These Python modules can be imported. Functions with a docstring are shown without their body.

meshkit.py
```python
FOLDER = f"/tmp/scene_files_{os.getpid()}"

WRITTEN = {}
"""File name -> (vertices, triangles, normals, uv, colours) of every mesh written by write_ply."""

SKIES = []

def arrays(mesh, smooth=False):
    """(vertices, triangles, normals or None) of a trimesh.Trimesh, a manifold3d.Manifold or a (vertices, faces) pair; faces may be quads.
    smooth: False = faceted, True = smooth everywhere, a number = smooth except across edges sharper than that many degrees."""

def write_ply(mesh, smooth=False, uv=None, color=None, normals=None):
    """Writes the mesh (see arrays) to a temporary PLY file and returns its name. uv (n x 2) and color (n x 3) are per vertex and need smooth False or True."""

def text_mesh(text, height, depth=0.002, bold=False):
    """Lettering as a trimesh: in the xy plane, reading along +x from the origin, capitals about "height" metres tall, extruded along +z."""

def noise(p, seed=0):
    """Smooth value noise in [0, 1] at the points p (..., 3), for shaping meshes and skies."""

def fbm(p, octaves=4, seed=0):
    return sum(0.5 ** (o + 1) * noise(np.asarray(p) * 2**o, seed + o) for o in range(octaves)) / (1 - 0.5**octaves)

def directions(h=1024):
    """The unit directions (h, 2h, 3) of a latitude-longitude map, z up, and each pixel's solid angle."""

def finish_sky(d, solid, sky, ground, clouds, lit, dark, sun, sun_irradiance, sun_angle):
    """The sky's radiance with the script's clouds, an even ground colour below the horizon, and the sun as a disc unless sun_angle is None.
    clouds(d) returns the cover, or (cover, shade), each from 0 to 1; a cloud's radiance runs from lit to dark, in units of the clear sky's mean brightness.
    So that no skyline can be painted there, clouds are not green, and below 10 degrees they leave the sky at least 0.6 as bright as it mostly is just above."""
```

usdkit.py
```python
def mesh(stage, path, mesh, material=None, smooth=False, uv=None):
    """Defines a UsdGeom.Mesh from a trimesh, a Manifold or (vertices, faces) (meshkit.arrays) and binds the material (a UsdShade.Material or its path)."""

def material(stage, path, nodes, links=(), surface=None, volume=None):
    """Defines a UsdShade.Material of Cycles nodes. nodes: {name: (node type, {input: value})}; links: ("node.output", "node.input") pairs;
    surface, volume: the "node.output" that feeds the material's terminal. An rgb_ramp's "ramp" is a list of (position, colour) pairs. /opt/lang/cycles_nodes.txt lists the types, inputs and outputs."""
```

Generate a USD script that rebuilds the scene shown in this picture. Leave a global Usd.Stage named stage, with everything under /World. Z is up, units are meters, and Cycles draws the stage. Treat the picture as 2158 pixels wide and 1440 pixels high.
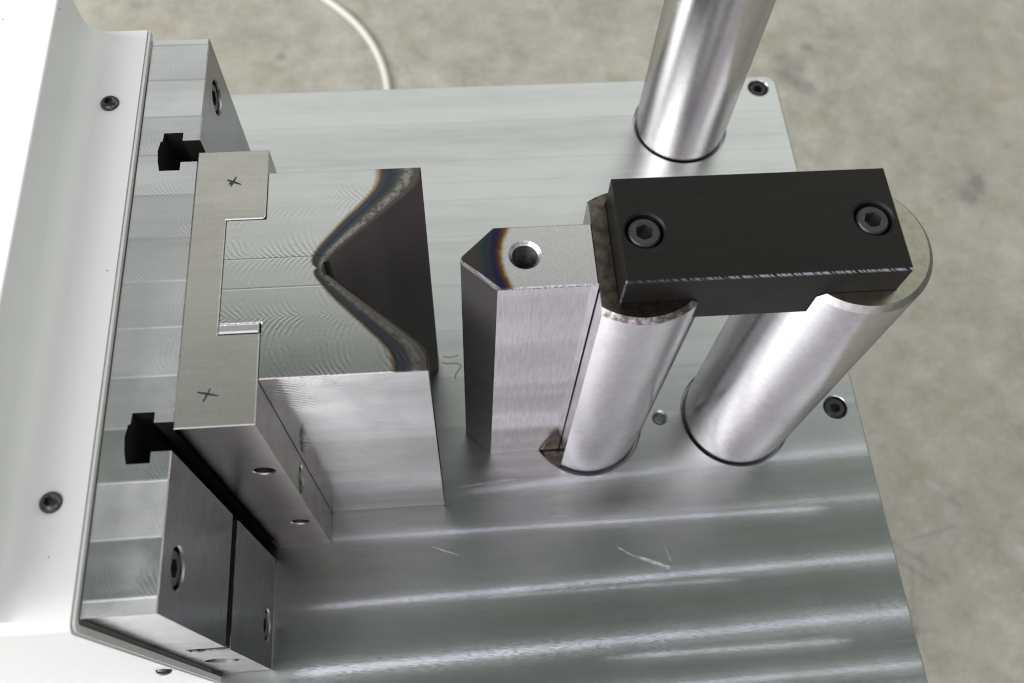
import math, numpy as np, trimesh, usdkit
import manifold3d as m3
from pxr import Usd, UsdGeom, UsdLux, UsdShade, Gf, Sdf
from shapely.geometry import Polygon, box as sbox

stage = Usd.Stage.CreateInMemory()
UsdGeom.SetStageUpAxis(stage, UsdGeom.Tokens.z)
UsdGeom.SetStageMetersPerUnit(stage, 1.0)
world = UsdGeom.Xform.Define(stage, '/World')
stage.SetDefaultPrim(world.GetPrim())
UsdGeom.Scope.Define(stage, '/World/Looks')
MM = 0.001

# ------------------------------------------------------------------ camera
cam = UsdGeom.Camera.Define(stage, '/World/camera')
RX = [[0.9966991363, 0.0514541946, -0.0627956807], [-0.0733976972, 0.9016659930, -0.4261586737], [0.0346930785, 0.4293610403, 0.9024663358]]
CP = (-132.58 * MM, -145.73 * MM, 403.51 * MM)
M = Gf.Matrix4d(1)
for k in range(3):
    M.SetRow(k, Gf.Vec4d(RX[0][k], RX[1][k], RX[2][k], 0))
M.SetRow(3, Gf.Vec4d(*CP, 1))
cam.AddTransformOp().Set(M)
cam.CreateHorizontalApertureAttr(36.0)
cam.CreateVerticalApertureAttr(36.0 * 683 / 1024)
cam.CreateFocalLengthAttr(1899.7 / 2158 * 36)
cam.CreateClippingRangeAttr(Gf.Vec2f(0.02, 60))
cam.CreateFStopAttr(13.0)
cam.CreateFocusDistanceAttr(0.33)
cam.CreateExposureAttr(0.0)

# ------------------------------------------------------------------ lamps
dome = UsdLux.DomeLight.Define(stage, '/World/hall_ambient')
dome.CreateColorAttr(Gf.Vec3f(0.88, 1.0, 0.92))
dome.CreateIntensityAttr(0.056)

def panel(name, pos, target, w, h, inten, color):
    l = UsdLux.RectLight.Define(stage, '/World/' + name)
    l.CreateWidthAttr(w); l.CreateHeightAttr(h)
    l.CreateIntensityAttr(inten); l.CreateColorAttr(Gf.Vec3f(*color))
    z = np.array(pos, float) - np.array(target, float); z /= np.linalg.norm(z)
    x = np.cross([0, 0, 1], z); x = x / np.linalg.norm(x) if np.linalg.norm(x) > 1e-6 else np.array([1.0, 0, 0])
    y = np.cross(z, x)
    m = Gf.Matrix4d(1)
    for k, a in enumerate((x, y, z)):
        m.SetRow(k, Gf.Vec4d(*a, 0))
    m.SetRow(3, Gf.Vec4d(*pos, 1))
    l.AddTransformOp().Set(m)
    return l
panel('rear_window_lamp', (0.3, 2.2, 2.2), (0, 0, 0.1), 6.0, 2.2, 0.76, (1.0, 1.0, 0.985))
panel('front_left_window_lamp', (-1.8, -1.6, 2.5), (0, 0, 0.1), 1.75, 1.7, 6.3, (1.0, 0.975, 1.0))
panel('left_window_lamp', (-2.9, -0.25, 1.6), (0, 0, 0.1), 2.0, 1.4, 12.0, (1.0, 0.99, 0.98))
panel('right_window_lamp', (3.0, 0.7, 1.9), (0, 0, 0.1), 2.2, 1.5, 1.5, (1.0, 0.99, 0.95))
panel('front_right_window_lamp', (1.6, -1.35, 2.4), (0, 0, 0.1), 0.55, 1.8, 3.2, (1.0, 0.97, 0.98))
for k, el in enumerate((18, 30, 42, 54, 66)):
    c, q = math.cos(math.radians(el)), math.sin(math.radians(el))
    panel('ceiling_strip_lamp_%d' % (k + 1), (-0.1, -2.9 * c, 0.1 + 2.9 * q), (-0.1, 0, 0.1), 2.4, 0.30, 3.5 if k == 0 else 1.6, (1.0, 0.90, 1.0))

# ------------------------------------------------------------------ materials
class G:
    """A small writer of shader graphs: every call adds a node and gives back its output."""
    def __init__(s):
        s.nodes, s.links, s.i = {}, [], 0
    def n(s, kind, out, **kw):
        s.i += 1; nm = f'n{s.i}'; vals = {}
        for k, v in kw.items():
            if isinstance(v, str) and '.' in v: s.links.append((v, f'{nm}.{k}'))
            else: vals[k] = v
        s.nodes[nm] = (kind, vals)
        return f'{nm}.{out}'
    def m(s, t, a, b=0.0, c=0.0, clamp=False):
        return s.n('math', 'value', math_type=t, value1=a, value2=b, value3=c, use_clamp=clamp)
    def add(s, a, b): return s.m('add', a, b)
    def sub(s, a, b): return s.m('subtract', a, b)
    def mul(s, a, b): return s.m('multiply', a, b)
    def pos(s):
        g = s.n('geometry', 'position')
        s.nrm = g.split('.')[0] + '.true_normal'
        s.p = s.n('vector_math', 'vector', math_type='scale', vector1=g, scale=1000.0)
        q = s.n('separate_xyz', 'x', vector=s.p).split('.')[0]
        s.x, s.y, s.z = q + '.x', q + '.y', q + '.z'
        q = s.n('separate_xyz', 'x', vector=s.nrm).split('.')[0]
        s.nx, s.ny, s.nz = q + '.x', q + '.y', q + '.z'
        return s
    def noise(s, scale, detail=3.0, rough=0.5, sx=1.0, sy=1.0, sz=1.0, out='fac', dist=0.0):
        v = s.p
        if (sx, sy, sz) != (1, 1, 1):
            v = s.n('mapping', 'vector', mapping_type='point', vector=s.p, scale=(sx, sy, sz))
        return s.n('noise_texture', out, vector=v, scale=scale, detail=detail, roughness=rough, distortion=dist)
    def ramp(s, fac, *stops):
        return s.n('rgb_ramp', 'color', fac=fac, ramp=[(p, c if np.ndim(c) else (c, c, c)) for p, c in stops])
    def step(s, v, a, b, lo=0.0, hi=1.0):
        return s.n('map_range', 'result', range_type='smoothstep', value=v, from_min=a, from_max=b, to_min=lo, to_max=hi, clamp=True)
    def mix(s, f, a, b): return s.n('mix_color', 'result', blend_type='mix', fac=f, a=a, b=b)
    def mixf(s, f, a, b): return s.add(s.mul(f, s.sub(b, a)), a)
    def seg(s, a, b, w):
        """1 near the line from a to b in the ground plane, w wide (mm), fading to its ends."""
        dx, dy = b[0] - a[0], b[1] - a[1]; L = math.hypot(dx, dy); ux, uy = dx / L, dy / L
        px, py = s.sub(s.x, a[0]), s.sub(s.y, a[1])
        t = s.add(s.mul(px, ux), s.mul(py, uy)); d = s.m('absolute', s.sub(s.mul(px, uy), s.mul(py, ux)))
        tt = s.m('absolute', s.sub(s.mul(t, 2 / L), 1.0))
        return s.mul(s.step(d, w * 0.3, w, 1, 0), s.step(tt, 0.6, 1.0, 1, 0))
    def bump(s, h, strength=1.0, dist=0.001, normal=None):
        kw = dict(height=h, strength=strength, distance=dist)
        if normal: kw['normal'] = normal
        return s.n('bump', 'normal', **kw)
    def metal(s, name, col, rough, normal, dull=None, dullcol=(.11, .105, .103)):
        b = s.n('glossy_bsdf', 'BSDF', color=col, roughness=rough, normal=normal, distribution='beckmann')
        if dull:
            d = s.n('diffuse_bsdf', 'BSDF', color=dullcol, normal=normal)
            b = s.n('mix_closure', 'closure', fac=dull, closure1=b, closure2=d)
        return usdkit.material(stage, '/World/Looks/' + name, s.nodes, s.links, surface=b)
    def out(s, name, **kw):
        b = s.n('principled_bsdf', 'BSDF', **kw)
        return usdkit.material(stage, '/World/Looks/' + name, s.nodes, s.links, surface=b)

def arcs(g, xc, ylocal, R, pitch, amp, warp=1.0):
    """Height of the curved tool marks that a face mill of radius R leaves (mm)."""
    c = g.m('sqrt', g.m('maximum', g.sub(R * R, g.mul(ylocal, ylocal)), 0.01))
    ph = g.add(g.add(g.x, c), g.add(g.mul(g.noise(0.05, 2), 5.0 * warp), g.mul(g.noise(0.4, 2), 1.2)))
    sn = g.m('sine', g.mul(ph, 2 * math.pi / pitch))
    return g.mul(g.mul(sn, amp), g.m('power', g.step(g.noise(0.07, 4, 0.65), 0.36, 0.68), 1.5))

def milled(name, width, off, base, rough, ridge=0.1, concave=0.03, arc=0.004, pitch=1.1, grain=0.004, var=0.1, extra=None, sidesmooth=0.0, lineh=0.0, liner=0.0, speckle=0.1):
    g = G().pos()
    wob = g.mul(g.sub(g.noise(0.012, 2), 0.5), 1.2)
    t = g.m('divide', g.add(g.sub(g.y, off - 100 * width), wob), width)
    fr = g.m('fraction', t); idx = g.m('floor', t); u = g.sub(fr, 0.5)
    wn = g.n('white_noise_texture', 'value', dimensions='1D', w=idx)
    au = g.mul(g.m('absolute', u), 2.0)
    h = g.add(g.mul(g.m('power', au, 10.0), ridge), g.mul(g.mul(u, u), concave * 4))
    h = g.add(h, g.mul(g.sub(1.0, g.mul(au, au)), g.mul(g.sub(wn, 0.5), concave * 2)))
    tm = g.step(g.nz, 0.3, 0.7)
    h = g.mul(h, tm)
    line = g.mul(g.mul(tm, g.step(au, 0.93, 0.995)), g.add(0.4, g.mul(g.noise(0.5, 2, .6), 0.6)))
    h = g.add(h, g.mul(line, lineh))
    yl = g.mul(u, width)
    h = g.add(h, g.mul(arcs(g, 0, yl, width * 0.62, pitch, arc), tm))
    h = g.add(h, g.mul(g.noise(1.5, 3, 0.6), grain))
    h = g.add(h, g.mul(g.noise(0.9, 2, 0.6, sx=0.06), grain * 0.9))
    r = g.add(g.add(rough, g.mul(g.mul(g.sub(wn, 0.5), var), tm)), g.mul(g.sub(g.noise(0.05, 4, 0.6), 0.5), var))
    r = g.sub(r, g.mul(g.step(g.nz, 0.7, 0.3), sidesmooth))
    tone = g.add(0.90, g.mul(g.sub(g.noise(0.30, 4, 0.65, sx=0.12), .5), 0.22))
    tone = g.add(tone, g.mul(g.sub(g.noise(2.2, 2, 0.6), .5), speckle))
    tone = g.add(tone, g.mul(g.sub(g.noise(0.05, 4, 0.6, sx=0.06), .5), 0.50))
    tone = g.m('multiply', tone, 1.08, clamp=True)
    col = g.mix(tone, (0, 0, 0), base)
    r = g.add(r, g.mul(line, liner))
    if extra: h, r, col = extra(g, h, r, col)
    return g.metal(name, col, r, g.bump(h), getattr(g, 'dull', None), getattr(g, 'dullcol', (.11, .105, .103)))

def table_extra(g, h, r, col):
    for a, b, w in (((-65.5, -59.2), (-57, -65), .5), ((-58.5, -64), (-40.7, -71.4), .9), ((-56, -64.3), (-41, -70.8), .5), ((-43.4, -60.6), (-41.3, -68.2), .4),
                    ((-148.7, -53.7), (-135.2, -59.2), .4), ((-138.1, -28.2), (-105, -25.1), .5), ((-93.5, -43.9), (-84.8, -44.2), .4)):
        s = g.seg(a, b, w); s = g.mul(s, g.step(g.noise(.8, 3, .7), .35, .6)); h = g.sub(h, g.mul(s, 0.02)); r = g.add(r, g.mul(s, 0.2))
    for y in (207.4, 181.7, 155.5, 141.2, 129.8, 107, 78, 52.5, 27.0, 1.0):
        l = g.step(g.m('absolute', g.sub(g.y, g.add(y, g.mul(g.noise(0.03, 2), 0.4)))), 0.1, 0.5, 1, 0)
        col = g.mix(g.mul(l, 0.22), col, (0.25, 0.26, 0.26))
    dg = g.n('mapping', 'vector', mapping_type='point', vector=g.p, rotation=(0, 0, 0.7), scale=(0.25, 1.6, 1))
    hatch = g.step(g.n('noise_texture', 'fac', vector=dg, scale=1.3, detail=3.0, roughness=.65), 0.3, 0.7)
    band = None
    for y0, sl, w, k, x0, x1 in ((-23.5, .052, 4.2, .9, -150, 80), (-48.2, .0, 2.6, 1, -215, 45), (-45.3, .018, 3.6, .55, -150, 80), (-73.0, .021, 3.3, 1, -220, 80), (-77.5, .0, 2.4, .6, -215, 0),
                                 (-98.2, .026, 4.4, 1.0, -225, 80), (-106.6, .0, 2.6, .75, -90, 40), (-119.0, .012, 3.2, .8, -120, 80), (-131, .01, 4.5, .8, -220, 80), (2, .03, 2.5, .25, -60, 80), (25, .03, 2.5, .2, -60, 80)):
        d = g.sub(g.y, g.add(y0, g.mul(g.x, sl)))
        w *= 1.45; d = g.m('absolute', g.add(d, g.mul(g.sub(g.noise(.03, 3, .55, sx=.3), .5), .8)))
        core = g.add(g.add(g.step(d, 0.1, w * .42, .50 * k, 0), g.step(d, 0.0, w * 1.15, .38 * k, 0)), g.step(d, 0.0, w * 2.3, .26 * k, 0))
        f = g.mul(core, g.mul(g.step(g.x, x0, x0 + 35), g.step(g.x, x1, x1 - 25)))
        f = g.mul(f, g.add(.65, g.mul(g.noise(.045, 3, .6), .7)))
        band = f if band is None else g.m('maximum', band, f)
    bh = g.mul(band, g.add(.48, g.mul(hatch, .62)))
    r = g.add(r, g.mul(bh, 0.25)); h = g.add(h, g.mul(bh, 0.03))
    col = g.mix(g.m('multiply', bh, .8, clamp=True), col, (.66, .68, .76))  # bluish glint of the front lamps painted into the tool-mark streaks
    sc = None
    for ang, th in ((0.5, .70), (-0.9, .715), (1.35, .715), (0.06, .66)):
        mp = g.n('mapping', 'vector', mapping_type='point', vector=g.p, rotation=(0, 0, ang), scale=(0.035, 1.3, 1))
        q = g.step(g.n('noise_texture', 'fac', vector=mp, scale=1.0, detail=3.0, roughness=.7), th, th + .05)
        sc = q if sc is None else g.m('maximum', sc, q)
    sc = g.mul(sc, g.step(g.noise(.02, 3, .6), .35, .7))
    r = g.add(r, g.mul(sc, .14)); h = g.sub(h, g.mul(sc, .006))
    vor = g.n('voronoi_texture', 'distance', vector=g.p, scale=0.28)
    dust = g.mul(g.step(vor, .065, .04), g.step(g.noise(.05, 2), .48, .6))
    r = g.add(r, g.mul(dust, .15))
    return h, r, col
M_table = milled('milled_table_steel', 25.75, 27.0, (0.62, 0.63, 0.622), 0.33, ridge=0.0, concave=0.03, arc=0.003, pitch=1.2, grain=0.003, var=0.05, extra=table_extra)
def block_extra(g, h, r, col):
    side = g.step(g.nz, 0.7, 0.3)
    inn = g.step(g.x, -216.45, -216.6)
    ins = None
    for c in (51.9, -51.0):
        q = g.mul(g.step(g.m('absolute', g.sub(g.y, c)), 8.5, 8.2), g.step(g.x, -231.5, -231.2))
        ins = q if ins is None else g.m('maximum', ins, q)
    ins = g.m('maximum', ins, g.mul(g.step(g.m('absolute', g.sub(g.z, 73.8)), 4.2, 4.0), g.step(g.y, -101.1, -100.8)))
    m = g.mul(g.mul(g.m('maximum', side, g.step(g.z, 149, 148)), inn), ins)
    col = g.mix(g.mul(g.step(g.m('absolute', g.nx), .6, .8), .62), col, (.23, .228, .23))  # faces along x coloured darker, in place of their dim reflection
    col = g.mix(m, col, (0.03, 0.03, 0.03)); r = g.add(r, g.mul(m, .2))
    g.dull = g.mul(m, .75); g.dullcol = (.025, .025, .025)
    return h, r, col
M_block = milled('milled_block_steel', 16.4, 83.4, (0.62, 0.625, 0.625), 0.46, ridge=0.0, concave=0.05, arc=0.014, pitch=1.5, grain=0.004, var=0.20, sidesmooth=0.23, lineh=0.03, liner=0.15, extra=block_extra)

def die_extra(g, h, r, col):
    top = g.step(g.nz, 0.5, 0.7)
    dy0 = g.sub(g.y, 1.75); dy = g.m('absolute', dy0)
    xv = g.add(-174.4, g.mul(dy, 1.1))
    sm = g.m('smoothmin', g.add(-174.4, g.mul(g.sub(g.m('sqrt', g.add(g.mul(dy, dy), 3.0)), .6), 1.1)), -140.6, 9.0)
    s = g.mul(g.sub(g.m('minimum', xv, -141.2), g.x), 0.673)
    ss = g.mul(g.sub(sm, g.x), 0.673)
    wd = g.add(g.add(1.5, g.m('divide', g.mul(dy, 5.2), g.add(dy, 5.0))), g.mul(dy, 0.10))
    wd = g.mul(wd, g.add(0.78, g.mul(g.step(dy0, -6, 6), 0.26)))
    q = g.m('divide', ss, wd)
    q = g.add(q, g.add(g.mul(g.sub(g.noise(0.10, 3, 0.55), 0.5), 0.14), g.mul(g.sub(g.noise(1.2, 2), 0.5), 0.04)))
    lit = g.mul(g.step(dy0, -6, 8, .45, 1), g.step(g.noise(.5, 4, .7), .34, .58))
    tint = g.ramp(g.mul(q, 0.8), (0, (.06, .052, .046)), (.08, (.15, .13, .11)), (.15, (.12, .105, .09)), (.23, (.13, .125, .115)), (.34, (.12, .118, .115)), (.44, (.085, .09, .098)), (.56, (.05, .056, .068)),
                  (.655, (.05, .075, .125)), (.70, (.075, .055, .085)), (.735, (.16, .085, .03)), (.775, (.36, .27, .14)), (.84, (.60, .60, .575)), (1, (.62, .625, .615)))
    strk = g.mul(g.mul(g.step(q, .14, .30), g.step(q, .56, .38)), lit)
    tint = g.mix(g.mul(strk, .85), tint, (.46, .44, .415))
    lip = g.m('sine', g.mul(g.m('minimum', g.m('maximum', g.m('divide', q, .62), 0.0), 1.0), math.pi))
    h = g.add(h, g.mul(g.mul(lip, top), .14))
    inb = g.mul(top, g.step(q, 1.02, 1.1, 1, 0))
    col = g.mix(inb, col, g.mix(g.mul(g.noise(1.6, 4, .7), 0.5), tint, (0.12, 0.11, 0.10)))
    scale = g.step(q, 0.7, 0.95, 1, 0)
    r = g.add(r, g.mul(g.mul(inb, scale), 0.16))
    h = g.add(h, g.mul(g.mul(g.mul(inb, scale), g.noise(1.0, 4, .7)), 0.05))
    for y in (6.0, -4.7):
        l = g.mul(top, g.step(g.m('absolute', g.sub(g.y, y)), 0.08, 0.32, 1, 0)); h = g.sub(h, g.mul(l, 0.05))
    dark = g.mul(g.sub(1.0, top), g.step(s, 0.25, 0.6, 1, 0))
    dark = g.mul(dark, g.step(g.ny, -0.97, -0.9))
    # curved tool scratches and pits on the ground front face
    fr = g.step(g.ny, -0.6, -0.9)
    cc = g.m('sqrt', g.add(g.m('power', g.sub(g.x, -250.0), 2.0), g.m('power', g.sub(g.z, 20.0), 2.0)))
    pat = g.step(g.noise(0.045, 3, .6, sx=1.4, sz=0.8), .46, .58)
    h = g.add(h, g.mul(g.mul(g.mul(fr, pat), g.step(g.m('sine', g.add(g.mul(cc, 3.4), g.mul(g.noise(.15, 2), 8.0))), .2, .9)), .032))
    h = g.add(h, g.mul(fr, g.mul(g.noise(0.05, 0, .5, sx=.08, sy=.03), .22)))
    pit = g.step(g.noise(.8, 3, .7, sx=.7), .69, .74)
    h = g.sub(h, g.mul(g.mul(fr, pit), .03)); col = g.mix(g.mul(g.mul(fr, pit), .3), col, (.25, .23, .22))
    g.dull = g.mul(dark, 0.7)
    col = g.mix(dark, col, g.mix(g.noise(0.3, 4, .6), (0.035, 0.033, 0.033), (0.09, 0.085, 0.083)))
    return h, r, col
M_die = milled('ground_die_steel', 21.0, 27.0, (0.62, 0.625, 0.615), 0.30, ridge=0.0, concave=0.0, arc=0.013, pitch=1.9, grain=0.005, var=0.08, extra=die_extra, sidesmooth=0.14)
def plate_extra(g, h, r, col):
    return h, r, g.mix(g.mul(g.step(g.nz, .7, .3), .5), col, (.27, .265, .27))  # shade put into the colour of the upright sides, setting them off
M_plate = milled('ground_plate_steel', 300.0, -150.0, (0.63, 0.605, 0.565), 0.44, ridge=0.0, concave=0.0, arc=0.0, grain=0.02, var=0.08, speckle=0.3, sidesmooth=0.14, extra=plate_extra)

def punch_mat():
    g = G().pos()
    top = g.step(g.nz, 0.5, 0.7)
    dy = g.sub(g.y, -1.3)
    xb = g.add(-116.4, g.mul(g.mul(dy, dy), 0.024))
    q = g.m('divide', g.add(g.x, 129.6), g.add(xb, 129.6))
    q = g.add(q, g.mul(g.sub(g.noise(0.25, 3, .6), 0.5), 0.14))
    tint = g.ramp(g.mul(q, 0.8), (0, (.075, .066, .06)), (.25, (.07, .064, .06)), (.38, (.055, .062, .062)), (.47, (.028, .052, .06)), (.53, (.07, .042, .045)), (.58, (.022, .036, .075)), (.64, (.03, .03, .06)), (.69, (.075, .035, .06)), (.735, (.16, .07, .02)), (.77, (.32, .22, .10)), (.82, (.58, .57, .54)), (1, (.58, .57, .54)))
    pits = g.mul(g.step(g.noise(0.8, 4, .75, sz=.6), 0.60, 0.72), g.step(g.noise(0.06, 3, .6), .44, .60))
    grain = g.step(g.noise(1.8, 4, .7, sz=0.05), .25, .8, 0, .75)
    base = g.mix(g.mul(pits, 0.5), g.mix(grain, (0.78, 0.755, 0.77), (0.52, 0.495, 0.505)), (0.22, 0.20, 0.19))
    col = g.mix(g.mul(top, g.step(q, 1.02, 1.1, 1, 0)), base, tint)
    topc = g.mix(g.mul(g.mul(top, g.step(q, 1.0, 1.15)), 0.5), col, g.mix(0.3, col, (0.3, 0.29, 0.26)))
    h = g.add(g.mul(g.noise(1.2, 4, .65), 0.012), g.mul(g.noise(0.8, 2, .6, sz=0.05), 0.006))
    h = g.sub(h, g.mul(pits, 0.02))
    h = g.add(h, g.mul(g.noise(0.07, 0, .5, sx=.05, sy=.03), 0.32))
    # edge at the top that the heat and the grinder left blue and ragged
    edge = g.mul(g.step(g.z, 158.2, 158.6), g.step(g.ny, -0.5, -0.9))
    topc = g.mix(g.mul(edge, g.step(g.noise(0.9, 2), .4, .6)), topc, (0.08, 0.09, 0.14))
    r = g.add(g.add(0.14, g.mul(top, 0.22)), g.mul(pits, 0.2))
    return g.metal('ground_punch_steel', topc, r, g.bump(h), g.mul(g.step(g.nx, -.3, -.6), .17), (.30, .29, .29))  # grey diffuse fill on the left faces, in place of reflected light
M_punch = punch_mat()

def shaft(name, topcol, toprough, rust, dirty):
    g = G().pos()
    top = g.step(g.nz, 0.8, 0.9); cham = g.mul(g.step(g.nz, .3, .5), g.sub(1.0, top))
    f = g.noise(0.35, 4, .65)
    tc = g.mix(g.step(f, .35, .7), topcol, rust)
    turn = g.noise(2.2, 3, .6, sx=0.02, sy=0.02)
    smear = g.noise(0.05, 3, .55, sz=0.35)
    pit = g.step(g.noise(0.7, 3, .7), .70, .76)
    mott = g.noise(0.35, 4, .7, sx=.8, sy=.8, sz=1.0)
    side = g.mix(g.step(mott, .3, .75), (0.61, 0.60, 0.61), (0.53, 0.52, 0.53))
    side = g.mix(g.mul(turn, .15), side, (0.45, 0.44, 0.44))
    side = g.mix(g.mul(pit, .4), side, (0.3, 0.28, 0.27))
    col = g.mix(top, side, tc)
    h = g.add(g.mul(turn, 0.006), g.mul(g.mul(top, f), 0.06))
    side = g.mix(g.mul(g.mul(cham, g.step(f, .30, .62)), dirty), side, rust)
    col = g.mix(top, side, tc)
    r = g.add(g.mixf(top, g.add(0.19, g.mul(smear, 0.13)), toprough), g.mul(cham, .15))
    tan = g.n('combine_xyz', 'vector', x=0.0, y=0.0, z=1.0)
    return g.metal(name, col, r, g.bump(h))
M_shaft_rusty = shaft('turned_steel_with_rusty_top', (0.17, 0.148, 0.13), 0.42, (0.085, 0.066, 0.053), 0.9)
M_shaft = shaft('turned_steel', (0.42, 0.40, 0.32), 0.36, (0.34, 0.32, 0.25), 0.5)

def black_bar():
    g = G().pos()
    f = g.noise(0.6, 4, .7, sx=0.08)
    col = g.mix(f, (0.0055, 0.0052, 0.0048), (0.012, 0.0112, 0.0105))
    e = g.mul(g.step(g.z, 168.55, 168.8), g.step(g.y, -17.25, -17.5))
    e2 = g.mul(g.step(g.x, -80.3, -80.6), g.step(g.y, -17.0, -17.4))
    dash = g.step(g.n('noise_texture', 'fac', dimensions='1D', w=g.add(g.x, g.mul(g.z, 1.7)), scale=0.75, detail=1.0), 0.44, 0.54)
    fade = g.step(g.x, -75, -25, 0.12, 1.0)
    wear = g.m('maximum', g.mul(g.mul(e, dash), fade), g.mul(e2, dash))
    scr = g.step(g.noise(0.9, 4, .8), .715, .73)
    col = g.mix(g.m('maximum', wear, g.mul(scr, .25)), col, (0.36, 0.40, 0.44))
    r = g.add(0.36, g.mul(g.noise(0.08, 4, .6), 0.14))
    h = g.add(g.mul(g.noise(1.5, 3, .7), .010), g.mul(f, .008))
    return g.out('black_oxide_steel', base_color=col, metallic=g.mul(wear, 0.9), roughness=r, specular_ior_level=0.17, normal=g.bump(h))
M_black = black_bar()

def simple(name, base, metallic, rough, grain=0.0, gscale=1.0, spec=0.5, var=0.0, speck=None):
    g = G().pos()
    kw = dict(base_color=base, metallic=metallic, roughness=rough, specular_ior_level=spec)
    if var:
        kw['base_color'] = g.mix(g.noise(0.25, 4, .65), tuple(c * (1 - var) for c in base), tuple(min(1, c * (1 + var)) for c in base))
    if speck:
        kw['base_color'] = g.mix(g.step(g.noise(speck[0], 2, .5), speck[1], speck[1] + .02), kw['base_color'], speck[2])
    if grain: kw['normal'] = g.bump(g.mul(g.noise(gscale, 3, .6), grain))
    return g.out(name, **kw)
M_paint = simple('white_paint', (0.80, 0.81, 0.80), 0.0, 0.42, grain=0.02, gscale=0.8, var=0.01, speck=(0.30, .77, (.35, .31, .28)))
M_edge = simple('bare_sheet_edge', (0.62, 0.62, 0.60), 0.0, 0.5, grain=.01, var=.1)
M_screw = simple('black_screw_steel', (0.045, 0.045, 0.048), 0.6, 0.34, grain=.006, gscale=2.0, var=.25)
M_button = simple('dark_button_screw_steel', (0.10, 0.095, 0.10), 0.9, 0.30, grain=.006, gscale=2.0, var=.25)
M_bright = simple('bright_cut_steel', (0.66, 0.64, 0.64), 1.0, 0.30, grain=.01, gscale=2.0, var=.1)
M_marker = simple('marker_ink', (0.012, 0.012, 0.018), 0.0, 0.5)
M_chip = simple('dark_chips', (0.16, 0.12, 0.11), 0.8, 0.45, grain=.03, gscale=2.0, var=.4)
M_cable = simple('white_cable_sheath', (0.80, 0.79, 0.75), 0.0, 0.45)
M_red = simple('red_sealant', (0.10, 0.012, 0.012), 0.0, 0.5)

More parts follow.
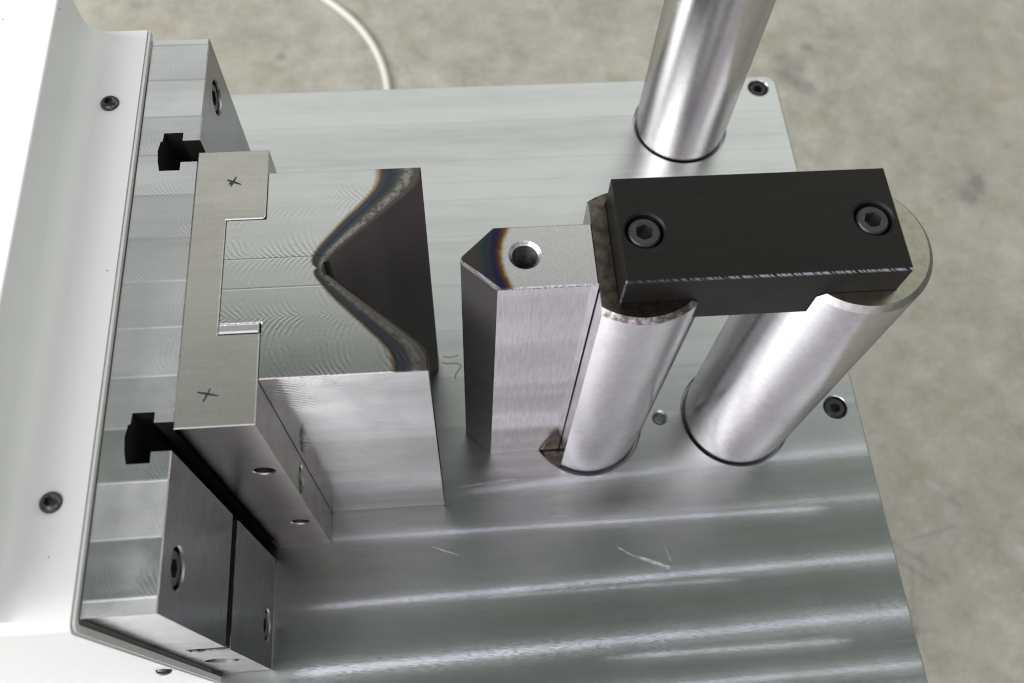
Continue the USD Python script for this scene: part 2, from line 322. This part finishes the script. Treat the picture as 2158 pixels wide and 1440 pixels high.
def concrete():
    g = G().pos()
    a = g.noise(0.006, 5, .62); b = g.noise(0.025, 5, .65); c = g.noise(0.12, 3, .6); d = g.noise(0.0022, 3, .5)
    f = g.add(.5, g.mul(g.sub(g.add(g.add(g.mul(a, .40), g.mul(b, .38)), g.mul(c, .22)), .5), 1.35))
    col = g.ramp(f, (.28, (.26, .25, .215)), (.45, (.37, .355, .305)), (.55, (.43, .415, .36)), (.72, (.56, .545, .49)))
    col = g.mix(g.step(d, .45, .65, 0, .35), col, (.42, .39, .33))
    yl = g.step(g.noise(0.02, 3, .6, dist=1.0), .52, .70, 0, .45)
    col = g.mix(yl, col, (.34, .30, .20))
    col = g.mix(g.step(g.noise(0.018, 4, .7), .60, .74, 0, .5), col, (.22, .215, .20))
    for (px, py), r, k in (((680, 609), 16, .5), ((704, 635), 16, .6), ((452, 880), 34, .45), ((-396, 940), 11, .6), ((490, 924), 12, .5), ((422, -29), 7, .7), ((330, 690), 14, .3), ((470, 840), 20, .3)):
        dd = g.m('sqrt', g.add(g.m('power', g.sub(g.x, px), 2.0), g.m('power', g.sub(g.y, py), 2.0)))
        dd = g.add(dd, g.mul(g.sub(b, .5), r * 2.2))
        col = g.mix(g.step(dd, r * .3, r * 1.3, k, 0), col, (.17, .165, .16))
    for A, B, w in (((420, 60), (470, 20), 5), ((425, -10), (440, 60), 4), ((500, 150), (530, 118), 7), ((380, 120), (470, 40), 4), ((430, 80), (520, 100), 3)):
        col = g.mix(g.mul(g.seg(A, B, w), .35), col, (.22, .215, .2))
    col = g.mix(g.mul(g.seg((485, 165), (515, 135), 6), .3), col, (.62, .6, .56))
    h = g.add(g.mul(b, 1.2), g.mul(c, .5))
    return g.out('concrete', base_color=col, metallic=0.0, roughness=g.add(.5, g.mul(a, .3)), normal=g.bump(h, .6))
M_concrete = concrete()

# ------------------------------------------------------------------ mesh helpers (all in millimetres)
used = {}
def numbered(path):
    k = used.get(path, 0); used[path] = k + 1
    return path if k == 0 else f'{path}_{k:03d}'
BASE = {}
def thing(name, label, cat, base=(0, 0, 0), group=None):
    p = numbered('/World/' + name)
    x = UsdGeom.Xform.Define(stage, p); x.AddTranslateOp().Set(Gf.Vec3d(*(b * MM for b in base)))
    o = x.GetPrim(); o.SetCustomDataByKey('label', label); o.SetCustomDataByKey('category', cat)
    if group: o.SetCustomDataByKey('group', group)
    BASE[p] = np.array(base, float)
    return p
def obj(name, mesh, mat, parent, smooth=25, label=None, kind=None):
    p = numbered(f'{parent}/{name}')
    top = '/' + '/'.join(p.split('/')[1:3])
    if hasattr(mesh, 'to_mesh'):
        q = mesh.to_mesh(); mesh = trimesh.Trimesh(np.array(q.vert_properties[:, :3]), np.array(q.tri_verts), process=False)
    mesh = trimesh.Trimesh((np.array(mesh.vertices) - BASE.get(top, 0)) * MM, mesh.faces, process=False)
    BASE.setdefault(top, np.zeros(3))
    pr = usdkit.mesh(stage, p, mesh, mat, smooth=smooth).GetPrim()
    if label: pr.SetCustomDataByKey('label', label)
    if kind: pr.SetCustomDataByKey('kind', kind)
    return p
def solid(tm):
    return m3.Manifold(m3.Mesh(np.asarray(tm.vertices, np.float32), np.asarray(tm.faces, np.uint32)))
def inset(poly, d):
    p = np.asarray(poly, float); a = np.roll(p, 1, 0); b = np.roll(p, -1, 0)
    u = (p - a) / np.linalg.norm(p - a, axis=1, keepdims=True); v = (b - p) / np.linalg.norm(b - p, axis=1, keepdims=True)
    n1 = np.stack([-u[:, 1], u[:, 0]], 1); n2 = np.stack([-v[:, 1], v[:, 0]], 1)
    return p + d * (n1 + n2) / (1 + (n1 * n2).sum(1, keepdims=True))
def ccw(poly):
    p = np.asarray(poly, float)
    s = np.sum(p[:, 0] * np.roll(p[:, 1], -1) - np.roll(p[:, 0], -1) * p[:, 1])
    return p if s > 0 else p[::-1]
def prism(poly, z0, z1, ct=0.0, cb=0.0):
    """An upright prism over a polygon, its top and bottom edges chamfered by ct and cb."""
    p = ccw(poly); n = len(p)
    lay = ([(inset(p, cb), z0), (p, z0 + cb)] if cb else [(p, z0)]) + ([(p, z1 - ct), (inset(p, ct), z1)] if ct else [(p, z1)])
    V = np.vstack([np.column_stack([q, np.full(n, z)]) for q, z in lay]); F = []
    for k in range(len(lay) - 1):
        for i in range(n):
            j = (i + 1) % n; a, b, c, d = k * n + i, k * n + j, (k + 1) * n + j, (k + 1) * n + i
            F += [[a, b, c], [a, c, d]]
    t = np.asarray(m3.triangulate([lay[-1][0]]))
    F += (t + (len(lay) - 1) * n).tolist()
    t = np.asarray(m3.triangulate([lay[0][0]]))
    F += t[:, ::-1].tolist()
    return solid(trimesh.Trimesh(V, F, process=False))
def rect(x0, x1, y0, y1): return [(x0, y0), (x1, y0), (x1, y1), (x0, y1)]
def bx(x0, x1, y0, y1, z0, z1, ct=0.0, cb=0.0): return prism(rect(x0, x1, y0, y1), z0, z1, ct, cb)
def circle(x, y, r, n=96): return [(x + r * math.cos(2 * math.pi * k / n), y + r * math.sin(2 * math.pi * k / n)) for k in range(n)]
def cyl(x, y, r, z0, z1, ct=0.0, cb=0.0, n=96): return prism(circle(x, y, r, n), z0, z1, ct, cb)
def cone(x, y, r0, r1, z0, z1, n=64): return m3.Manifold.cylinder(z1 - z0, r0, r1, n).translate([x, y, z0])
def rounded(poly, r, n=6):
    """Shapely rounding of every corner of a polygon."""
    q = Polygon(poly).buffer(-r, join_style=2).buffer(2 * r, quad_segs=n).buffer(-r, quad_segs=n)
    return list(q.exterior.coords)[:-1]
def place(m, at, axis='z'):
    if axis == 'x': m = m.rotate([0, 90, 0])
    elif axis == '-y': m = m.rotate([90, 0, 0])
    elif axis == '-x': m = m.rotate([0, -90, 0])
    return m.translate(list(at))
def cap_screw(parent, at, r, h, axis='z', hexr=None, turn=0.0, mat=None, name='cap_screw', ch=0.5):
    """A socket head standing h below 'at' (the middle of its top face)."""
    hexr = hexr or r * 0.52
    m = cyl(0, 0, r, -h, 0, ct=ch, n=64)
    hx = [(hexr * math.cos(math.radians(60 * k + turn)), hexr * math.sin(math.radians(60 * k + turn))) for k in range(6)]
    m = m - prism(hx, -h * 0.62, 1) - cone(0, 0, hexr * 0.80, hexr * 1.06, -0.28, 0.06)
    return obj(name, place(m, at, axis), mat or M_screw, parent, smooth=25)
def button_screw(parent, at, r, h, axis='z', turn=0.0):
    prof = [(0, -0.5), (r, -0.5), (r, 0.12 * h)] + [(r * math.cos(a) ** 0.9, h * (0.12 + 0.88 * math.sin(a))) for a in np.linspace(0.15, 1.2, 9)] + [(0, h)]
    m = solid(trimesh.creation.revolve(np.array(prof), sections=48))
    hr = r * 0.46
    m = m - prism([(hr * math.cos(math.radians(60 * k + turn)), hr * math.sin(math.radians(60 * k + turn))) for k in range(6)], h * 0.15, h + 1)
    return obj('button_screw', place(m, at, axis), M_button, parent, smooth=35)

# ------------------------------------------------------------------ the floor and the cable lying on it
FZ = -750.0
fl = obj('floor', trimesh.Trimesh([(-6000, -6000, FZ), (6000, -6000, FZ), (6000, 6000, FZ), (-6000, 6000, FZ)], [[0, 1, 2], [0, 2, 3]], process=False), M_concrete, '/World', smooth=False, kind='structure')

from scipy.interpolate import CubicSpline
def tube(pts, r, n=14, steps=160, ends=True):
    pts = np.asarray(pts, float); s = np.r_[0, np.cumsum(np.linalg.norm(np.diff(pts, axis=0), axis=1))]
    c = CubicSpline(s, pts); t = np.linspace(0, s[-1], steps); P = c(t); D = c(t, 1); D /= np.linalg.norm(D, axis=1, keepdims=True)
    V = []
    for p, d in zip(P, D):
        a = np.cross(d, [0, 0, 1]); a /= np.linalg.norm(a); b = np.cross(a, d)
        V += [p + r * (math.cos(q) * a + math.sin(q) * b) for q in np.arange(n) * 2 * math.pi / n]
    F = []
    for k in range(steps - 1):
        for i in range(n):
            j = (i + 1) % n; F += [[k * n + i, k * n + j, (k + 1) * n + j], [k * n + i, (k + 1) * n + j, (k + 1) * n + i]]
    m = trimesh.Trimesh(V, F, process=False); m.fix_normals()
    return m
cb = [(-560, 1230), (-430, 1140), (-326, 1062), (-280, 1013), (-252, 970), (-231, 917), (-222, 872), (-222, 800), (-235, 700), (-260, 600)]
cp = obj('cable', tube([(x, y, FZ + 5.6) for x, y in cb], 5.6), M_cable, '/World', smooth=True)
q = stage.GetPrimAtPath(cp); q.SetCustomDataByKey('label', 'thin white cable curving across the concrete floor behind the steel table'); q.SetCustomDataByKey('category', 'cable')

# ------------------------------------------------------------------ the steel table
T = thing('machine_table', 'milled grey steel machine table with streaky tool marks, carrying the columns and tooling', 'machine table', (-130, 0, -28))
tb = prism(rounded(rect(-430, 61.4, -208, 208), 7), -28, 0, ct=0.9)
for x, y, r in ((-72.7, 0.4, 26.5), (0, 0, 26.0), (0, 174.2, 26.1)):
    tb = tb - cyl(x, y, r, -5, 1) - cone(x, y, r, r + .3, -0.3, 0.03, 96)
for x, y in ((50, 199), (50, 0.7), (50, -199)):
    tb = tb - cyl(x, y, 5.75, -9, 1, n=64) - cone(x, y, 5.7, 6.25, -0.5, 0.05)
tb = tb - cone(-36.7, 0.5, 2.9, 3.9, -1.0, 0.05) - cyl(-36.7, 0.5, 2.95, -14, 0, n=48)
obj('table_plate', tb, M_table, T)
for x, y, tn in ((50, 199, 10), (50, 0.7, 25)):
    cap_screw(T, (x, y, -0.7), 5.0, 5.5, hexr=2.7, turn=tn)
obj('cabinet', bx(-425, 40, -190, 190, FZ, -28.2, ct=1), M_paint, T)

M_yellow = simple('yellow_paint_marker', (0.30, 0.29, 0.14), 0.0, 0.5)
def ribbon(pts, w, z):
    pts = np.array(pts, float); t = np.linspace(0, 1, 24); c = CubicSpline(np.linspace(0, 1, len(pts)), pts); p = c(t); d = c(t, 1); d /= np.linalg.norm(d, axis=1, keepdims=True)
    n = np.stack([-d[:, 1], d[:, 0]], 1); V = np.vstack([np.column_stack([p + n * w, np.full(24, z)]), np.column_stack([p - n * w, np.full(24, z)])])
    F = [q for i in range(23) for q in ([i, 24 + i, 25 + i], [i, 25 + i, i + 1])]
    return trimesh.Trimesh(V, F, process=False)
obj('paint_mark', ribbon([(-139.5, 36.0), (-136, 34.6), (-131.8, 34.4), (-130.6, 32.4), (-132.6, 29.6), (-133.0, 26.0)], .3, .04), M_yellow, T, label='yellow scrawl on the table between die and punch')
obj('paint_mark', ribbon([(-139.0, 38.6), (-135, 38.0), (-131.5, 39.0)], .28, .04), M_yellow, T)

# ------------------------------------------------------------------ the white housing at the left
Hs = thing('white_housing', 'white painted sheet metal housing with a flange at the left edge of the picture', 'housing', (-340, 0, 0))
ZS = 152.2
arc = lambda cx, cz, r, a0, a1, n=10: [(cx + r * math.cos(math.radians(a)), cz + r * math.sin(math.radians(a))) for a in np.linspace(a0, a1, n)]
def ext_y(prof, y0, y1):
    """(x, z) outline pulled from y0 to y1."""
    return m3.CrossSection([ccw(prof)]).extrude(y1 - y0).rotate([90, 0, 0]).translate([0, y1, 0])
def ext_x(prof, x0, x1):
    """(y, z) outline pulled from x0 to x1."""
    return m3.CrossSection([ccw(prof)]).extrude(x1 - x0).rotate([90, 0, 90]).translate([x0, 0, 0])
XW = -258.6
upper = [(-470, 20)] + [(XW + 7, 20), (XW + 7, ZS)] + arc(XW + 7, ZS + 7, 7, 270, 180)[1:] + arc(XW - .8, 176 - .8, .8, 0, 90) + [(-470, 176)]
upper = ext_y(upper, -101.5, 105.2)
outer = [(105.2, 0.3), (105.2, ZS)] + arc(-105.4 + 3.2, ZS - 3.2, 3.2, 90, 180) + [(-105.4, 0.3)]
inner = [(106, 0.2), (106, ZS - 2.3)] + arc(-103.3 + 1.2, ZS - 3.5, 1.2, 90, 180) + [(-103.3, 0.2)]
shelf = ext_x(outer, -470, -238.1)
sheet_gap = ext_x([(y, z - .05) for y, z in inner], -241.0, -230)
hull = shelf - sheet_gap + upper
for y in (71.8, -69.5):
    hull = hull - cyl(-247.5, y, 1.9, 140, 160, n=32)
obj('sheet_cover', hull, M_paint, Hs, smooth=32)
lower = lambda prof, k: [(y + (k if y < 0 else 0), z - k) for y, z in prof]
obj('edge_strip', ext_x(lower(outer, .6), -237.93, -237.05) - ext_x(lower(inner, .6), -239, -236), M_edge, Hs, label='thin grey strip along the rim of the flange')
for y, tn in ((71.8, 5), (-69.5, 22)):
    button_screw(Hs, (-247.5, y, ZS), 3.15, 1.9, turn=tn)
button_screw(Hs, (-241.9, -105.4, 59.8), 2.9, 1.8, axis='-y', turn=12)

# ------------------------------------------------------------------ the slotted block bolted to the housing
B = thing('slotted_block', 'tall milled steel block with two vertical T-slots, against the white housing', 'steel block', (-226.5, 0, 0))
BX0, BX1, BY0, BY1, BH = -236.7, -216.3, -101.4, 102.4, 150.2
bl = bx(BX0, BX1, BY0, BY1, 0.35, BH, ct=0.35, cb=0.8)
e = 0.7
bl = bl - ext_y([(BX1 - e, BH + 1), (BX1 + 1, BH + 1), (BX1 + 1, BH - e)], 1000, 1001)
def tslot(c):
    s = 1.0
    p = [(-229.0, c - 7.9), (-222.2, c - 7.9), (-222.2, c - 4.5), (BX1 + 2, c - 4.5), (BX1 + 2, c + 4.5), (-222.2, c + 4.5), (-222.2, c + 7.9), (-228.7, c + 7.9), (-228.9, c + 4.6), (-229.6, c + 4.2), (-230.2, c + 0.5), (-229.8, c - 4.0)]
    return prism(p, -1, BH + 2)
bl = bl - tslot(51.9) - tslot(-51.0)
bl = bl - bx(-229.8, BX1 + 2, BY0 - 2, BY1 + 2, 70.2, 77.4)
bl = bl - place(cyl(0, 0, 6.2, -5, 9, n=64), (-226.1, BY0, 42), '-y')
for y, z in ((-86.4, 135.6), (87.0, 136.0), (-85.0, 12.5), (85.0, 12.5)):
    bl = bl - place(cyl(0, 0, 6.2, -7, 3, n=64), (BX1, y, z), 'x') - place(cone(0, 0, 6.15, 6.8, -0.6, 0.05), (BX1, y, z), 'x')
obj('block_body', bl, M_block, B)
for (y, z), tn in zip(((-86.4, 135.6), (87.0, 136.0), (-85.0, 12.5)), (8, 30, 50)):
    cap_screw(B, (BX1 - 0.9, y, z), 5.3, 5.0, axis='x', turn=tn, hexr=3.0)
rng = np.random.default_rng(5)
for k in range(9):
    x = -229 + k * 1.45; zz = 71.0 + rng.uniform(0, 5)
    t = trimesh.creation.icosphere(1, 1.0)
    t.vertices *= rng.uniform(.55, 1.35, (len(t.vertices), 1)) * np.array([1.1, .5, .8])
    obj('metal_chip', trimesh.Trimesh(t.vertices + [x, BY0 + .1 + rng.uniform(0, .8), zz], t.faces), M_chip, B, smooth=False)

# ------------------------------------------------------------------ the die holder and the V die
DH = 153.4
P = thing('die_holder', 'flat steel plate with two arms and ink crosses, holding the V die', 'die holder', (-204, -1, 0))
PX0, PX1, PY0, PY1 = -215.4, -192.0, -50.1, 48.7
pp = [(PX0, PY0), (PX1, PY0), (PX1, -20.3), (-204.7, -20.3), (-204.7, 21.25), (PX1 - 1.0, 21.25), (PX1 - .3, 21.55), (PX1, 22.3), (PX1, PY1), (PX0, PY1)]
pl = prism(pp, 0.45, DH, ct=0.3, cb=0.7)
pl = pl - ext_x([(PY0 - 1, DH + 1), (PY0 - 1, DH - 1.0), (PY0 + 1.0, DH + 1)], PX0 - 1, PX1 + 1)
for z in (109.4, 41.0):
    pl = pl - place(cyl(0, 0, 3.5, -16, 3, n=48), (-198.6, PY0, z), '-y') - place(cone(0, 0, 3.45, 4.0, -0.55, 0.05), (-198.6, PY0, z), '-y')
pl = pl - place(cyl(0, 0, 5.4, -5, 3, n=64), (PX1, -43.8, 77.3), 'x') - place(cone(0, 0, 5.35, 6.1, -0.7, 0.05), (PX1, -43.8, 77.3), 'x')
obj('holder_plate', pl, M_plate, P)
obj('shim', bx(-204.5, -192.3, -20.0, -16.95, 120, DH + 0.35, ct=0.5), M_bright, P, label='small bright strip filling the gap beside the die tongue')
cap_screw(P, (PX1 - 1.2, -43.8, 77.3), 4.7, 3.4, axis='x', turn=15, hexr=2.6)
def stroke(a, b, w):
    a, b = np.array(a), np.array(b); d = b - a; L = np.linalg.norm(d); d /= L; n = np.array([-d[1], d[0]])
    ts = np.linspace(0, 1, 9); prof = w * (0.45 + 0.55 * np.sin(np.pi * np.clip(ts * .9 + .08, 0, 1)))
    up = [a + d * L * t + n * k for t, k in zip(ts, prof)]; dn = [a + d * L * t - n * k * .9 for t, k in zip(ts, prof)]
    return up + dn[::-1]
def cross(strokes):
    m = None
    for s in strokes:
        q = prism(stroke(*s), DH - .02, DH + 0.03)
        m = q if m is None else m + q
    obj('ink_cross', m, M_marker, P, label='cross drawn in black marker')
cross([((-205.2, 36.9), (-200.6, 34.9), .42), ((-203.9, 34.2), (-202.2, 38.2), .36), ((-204.6, 35.1), (-202.5, 36.8), .4)])
cross([((-209.4, -38.9), (-203.2, -40.4), .38), ((-207.4, -42.1), (-205.6, -37.9), .34)])

D = thing('v_die', 'steel V die block with blue and brown heat-tinted edges along its notch', 'bending die', (-170, 1.7, 0))
dx = -141.2
dp = [(-191.8, -35.8), (dx, -35.8), (dx, -28.6), (-142.6, -26.9), (-146.4, -23.0), (-171.4, -0.9), (-173.3, -0.7), (-173.3, 3.9), (-171.4, 4.3), (-145.6, 28.2), (-142.4, 30.7), (dx, 31.9), (dx, 39.2),
      (-191.8, 39.2), (-191.8, 21.0), (-204.55, 21.0), (-204.55, -16.7), (-191.8, -16.7)]
obj('die_body', prism(dp, 0.7, DH - .05, ct=0.3, cb=0.3), M_die, D)

obj('red_sealant', bx(-216.27, -215.43, -49.8, -44.0, 0.2, 11.0), M_red, P, label='dab of red sealant at the foot of the plate')

# ------------------------------------------------------------------ the pointed punch
U = thing('punch', 'pointed steel punch with a drilled hole and a heat-tinted tip, against the front column', 'punch', (-108, -1, 0))
pu = prism([(-87.0, -12.3), (-87.0, 10.1), (-118.7, 10.1), (-129.2, 0.1), (-129.7, -1.3), (-129.2, -2.6), (-118.7, -12.4)], 0.35, 159.3, ct=0.45, cb=0.4)
pu = pu - cyl(-109.3, -0.5, 4.15, 120, 170, n=64) - cone(-109.3, -0.5, 4.1, 5.3, 158.1, 159.35)
pu = pu - m3.Manifold.hull_points(np.array([(-129.9, -3.2, 157.6), (-118.2, -13.4, 157.6), (-129.9, -3.2, 160), (-118.2, -13.4, 160), (-128.0, -1.7, 160), (-117.6, -11.4, 160)], float))
obj('punch_body', pu, M_punch, U)
for k in range(14):
    z = 157.6 - k * 1.15
    rr = trimesh.creation.torus(4.1, 0.22, 48, 6); rr.apply_translation((-109.3, -.5, z))
    if k == 0: threads = [rr]
    else: threads.append(rr)
obj('hole_thread', trimesh.util.concatenate(threads), M_screw, U, smooth=True)

# ------------------------------------------------------------------ three round columns and the clamp bar
CH, KB, KT = 156.2, 144.1, 169.6
KX0, KX1, KY0, KY1 = -80.8, 7.95, -17.8, 19.9
pocket = lambda x0, x1: bx(x0, x1, KY0 - .15, KY1 + .15, KB - .05, 200)
C = thing('steel_column', 'shiny round column with one flat side and a brown pocketed top, next to the punch', 'steel column', (-72.7, 0.4, 0), group=None)
c = cyl(-72.7, 0.4, 25.3, -20, CH, ct=1.7, n=160) - bx(-110, -86.6, -40, 40, -0.9, 200) - pocket(KX0 - .25, -20)
obj('column_body', c, M_shaft_rusty, C, smooth=20)
C = thing('steel_column', 'shiny round column at the right end of the black bar, its top wider than the bar', 'steel column', (0, 0, 0))
c = cyl(0, 0, 25.0, -20, CH, ct=1.9, n=160) - pocket(-60, KX1 + .25)
obj('column_body', c, M_shaft, C, smooth=20)
C = thing('steel_column', 'free-standing shiny round column at the back of the table, leaving the picture at the top', 'steel column', (0, 174.2, 0))
obj('column_body', cyl(0, 174.2, 25.0, -20, CH + 60, ct=1.9, n=160), M_shaft, C, smooth=20)

K = thing('clamp_bar', 'black oxide steel bar screwed across the tops of two columns', 'clamp bar', (-36, 1, KB))
k = bx(KX0, KX1, KY0, KY1, KB, KT, ct=0.42)
for x, y in ((-72.7, 0.1), (0, 1.0)):
    k = k - cyl(x, y, 6.1, KT - 8, KT + 1, n=64) - cone(x, y, 6.05, 6.75, KT - .7, KT + .03)
obj('bar_body', k, M_black, K)
for (x, y), tn in zip(((-72.7, 0.1), (0, 1.0)), (25, 8)):
    cap_screw(K, (x, y, KT - 0.9), 5.15, 7.0, hexr=2.9, turn=tn)
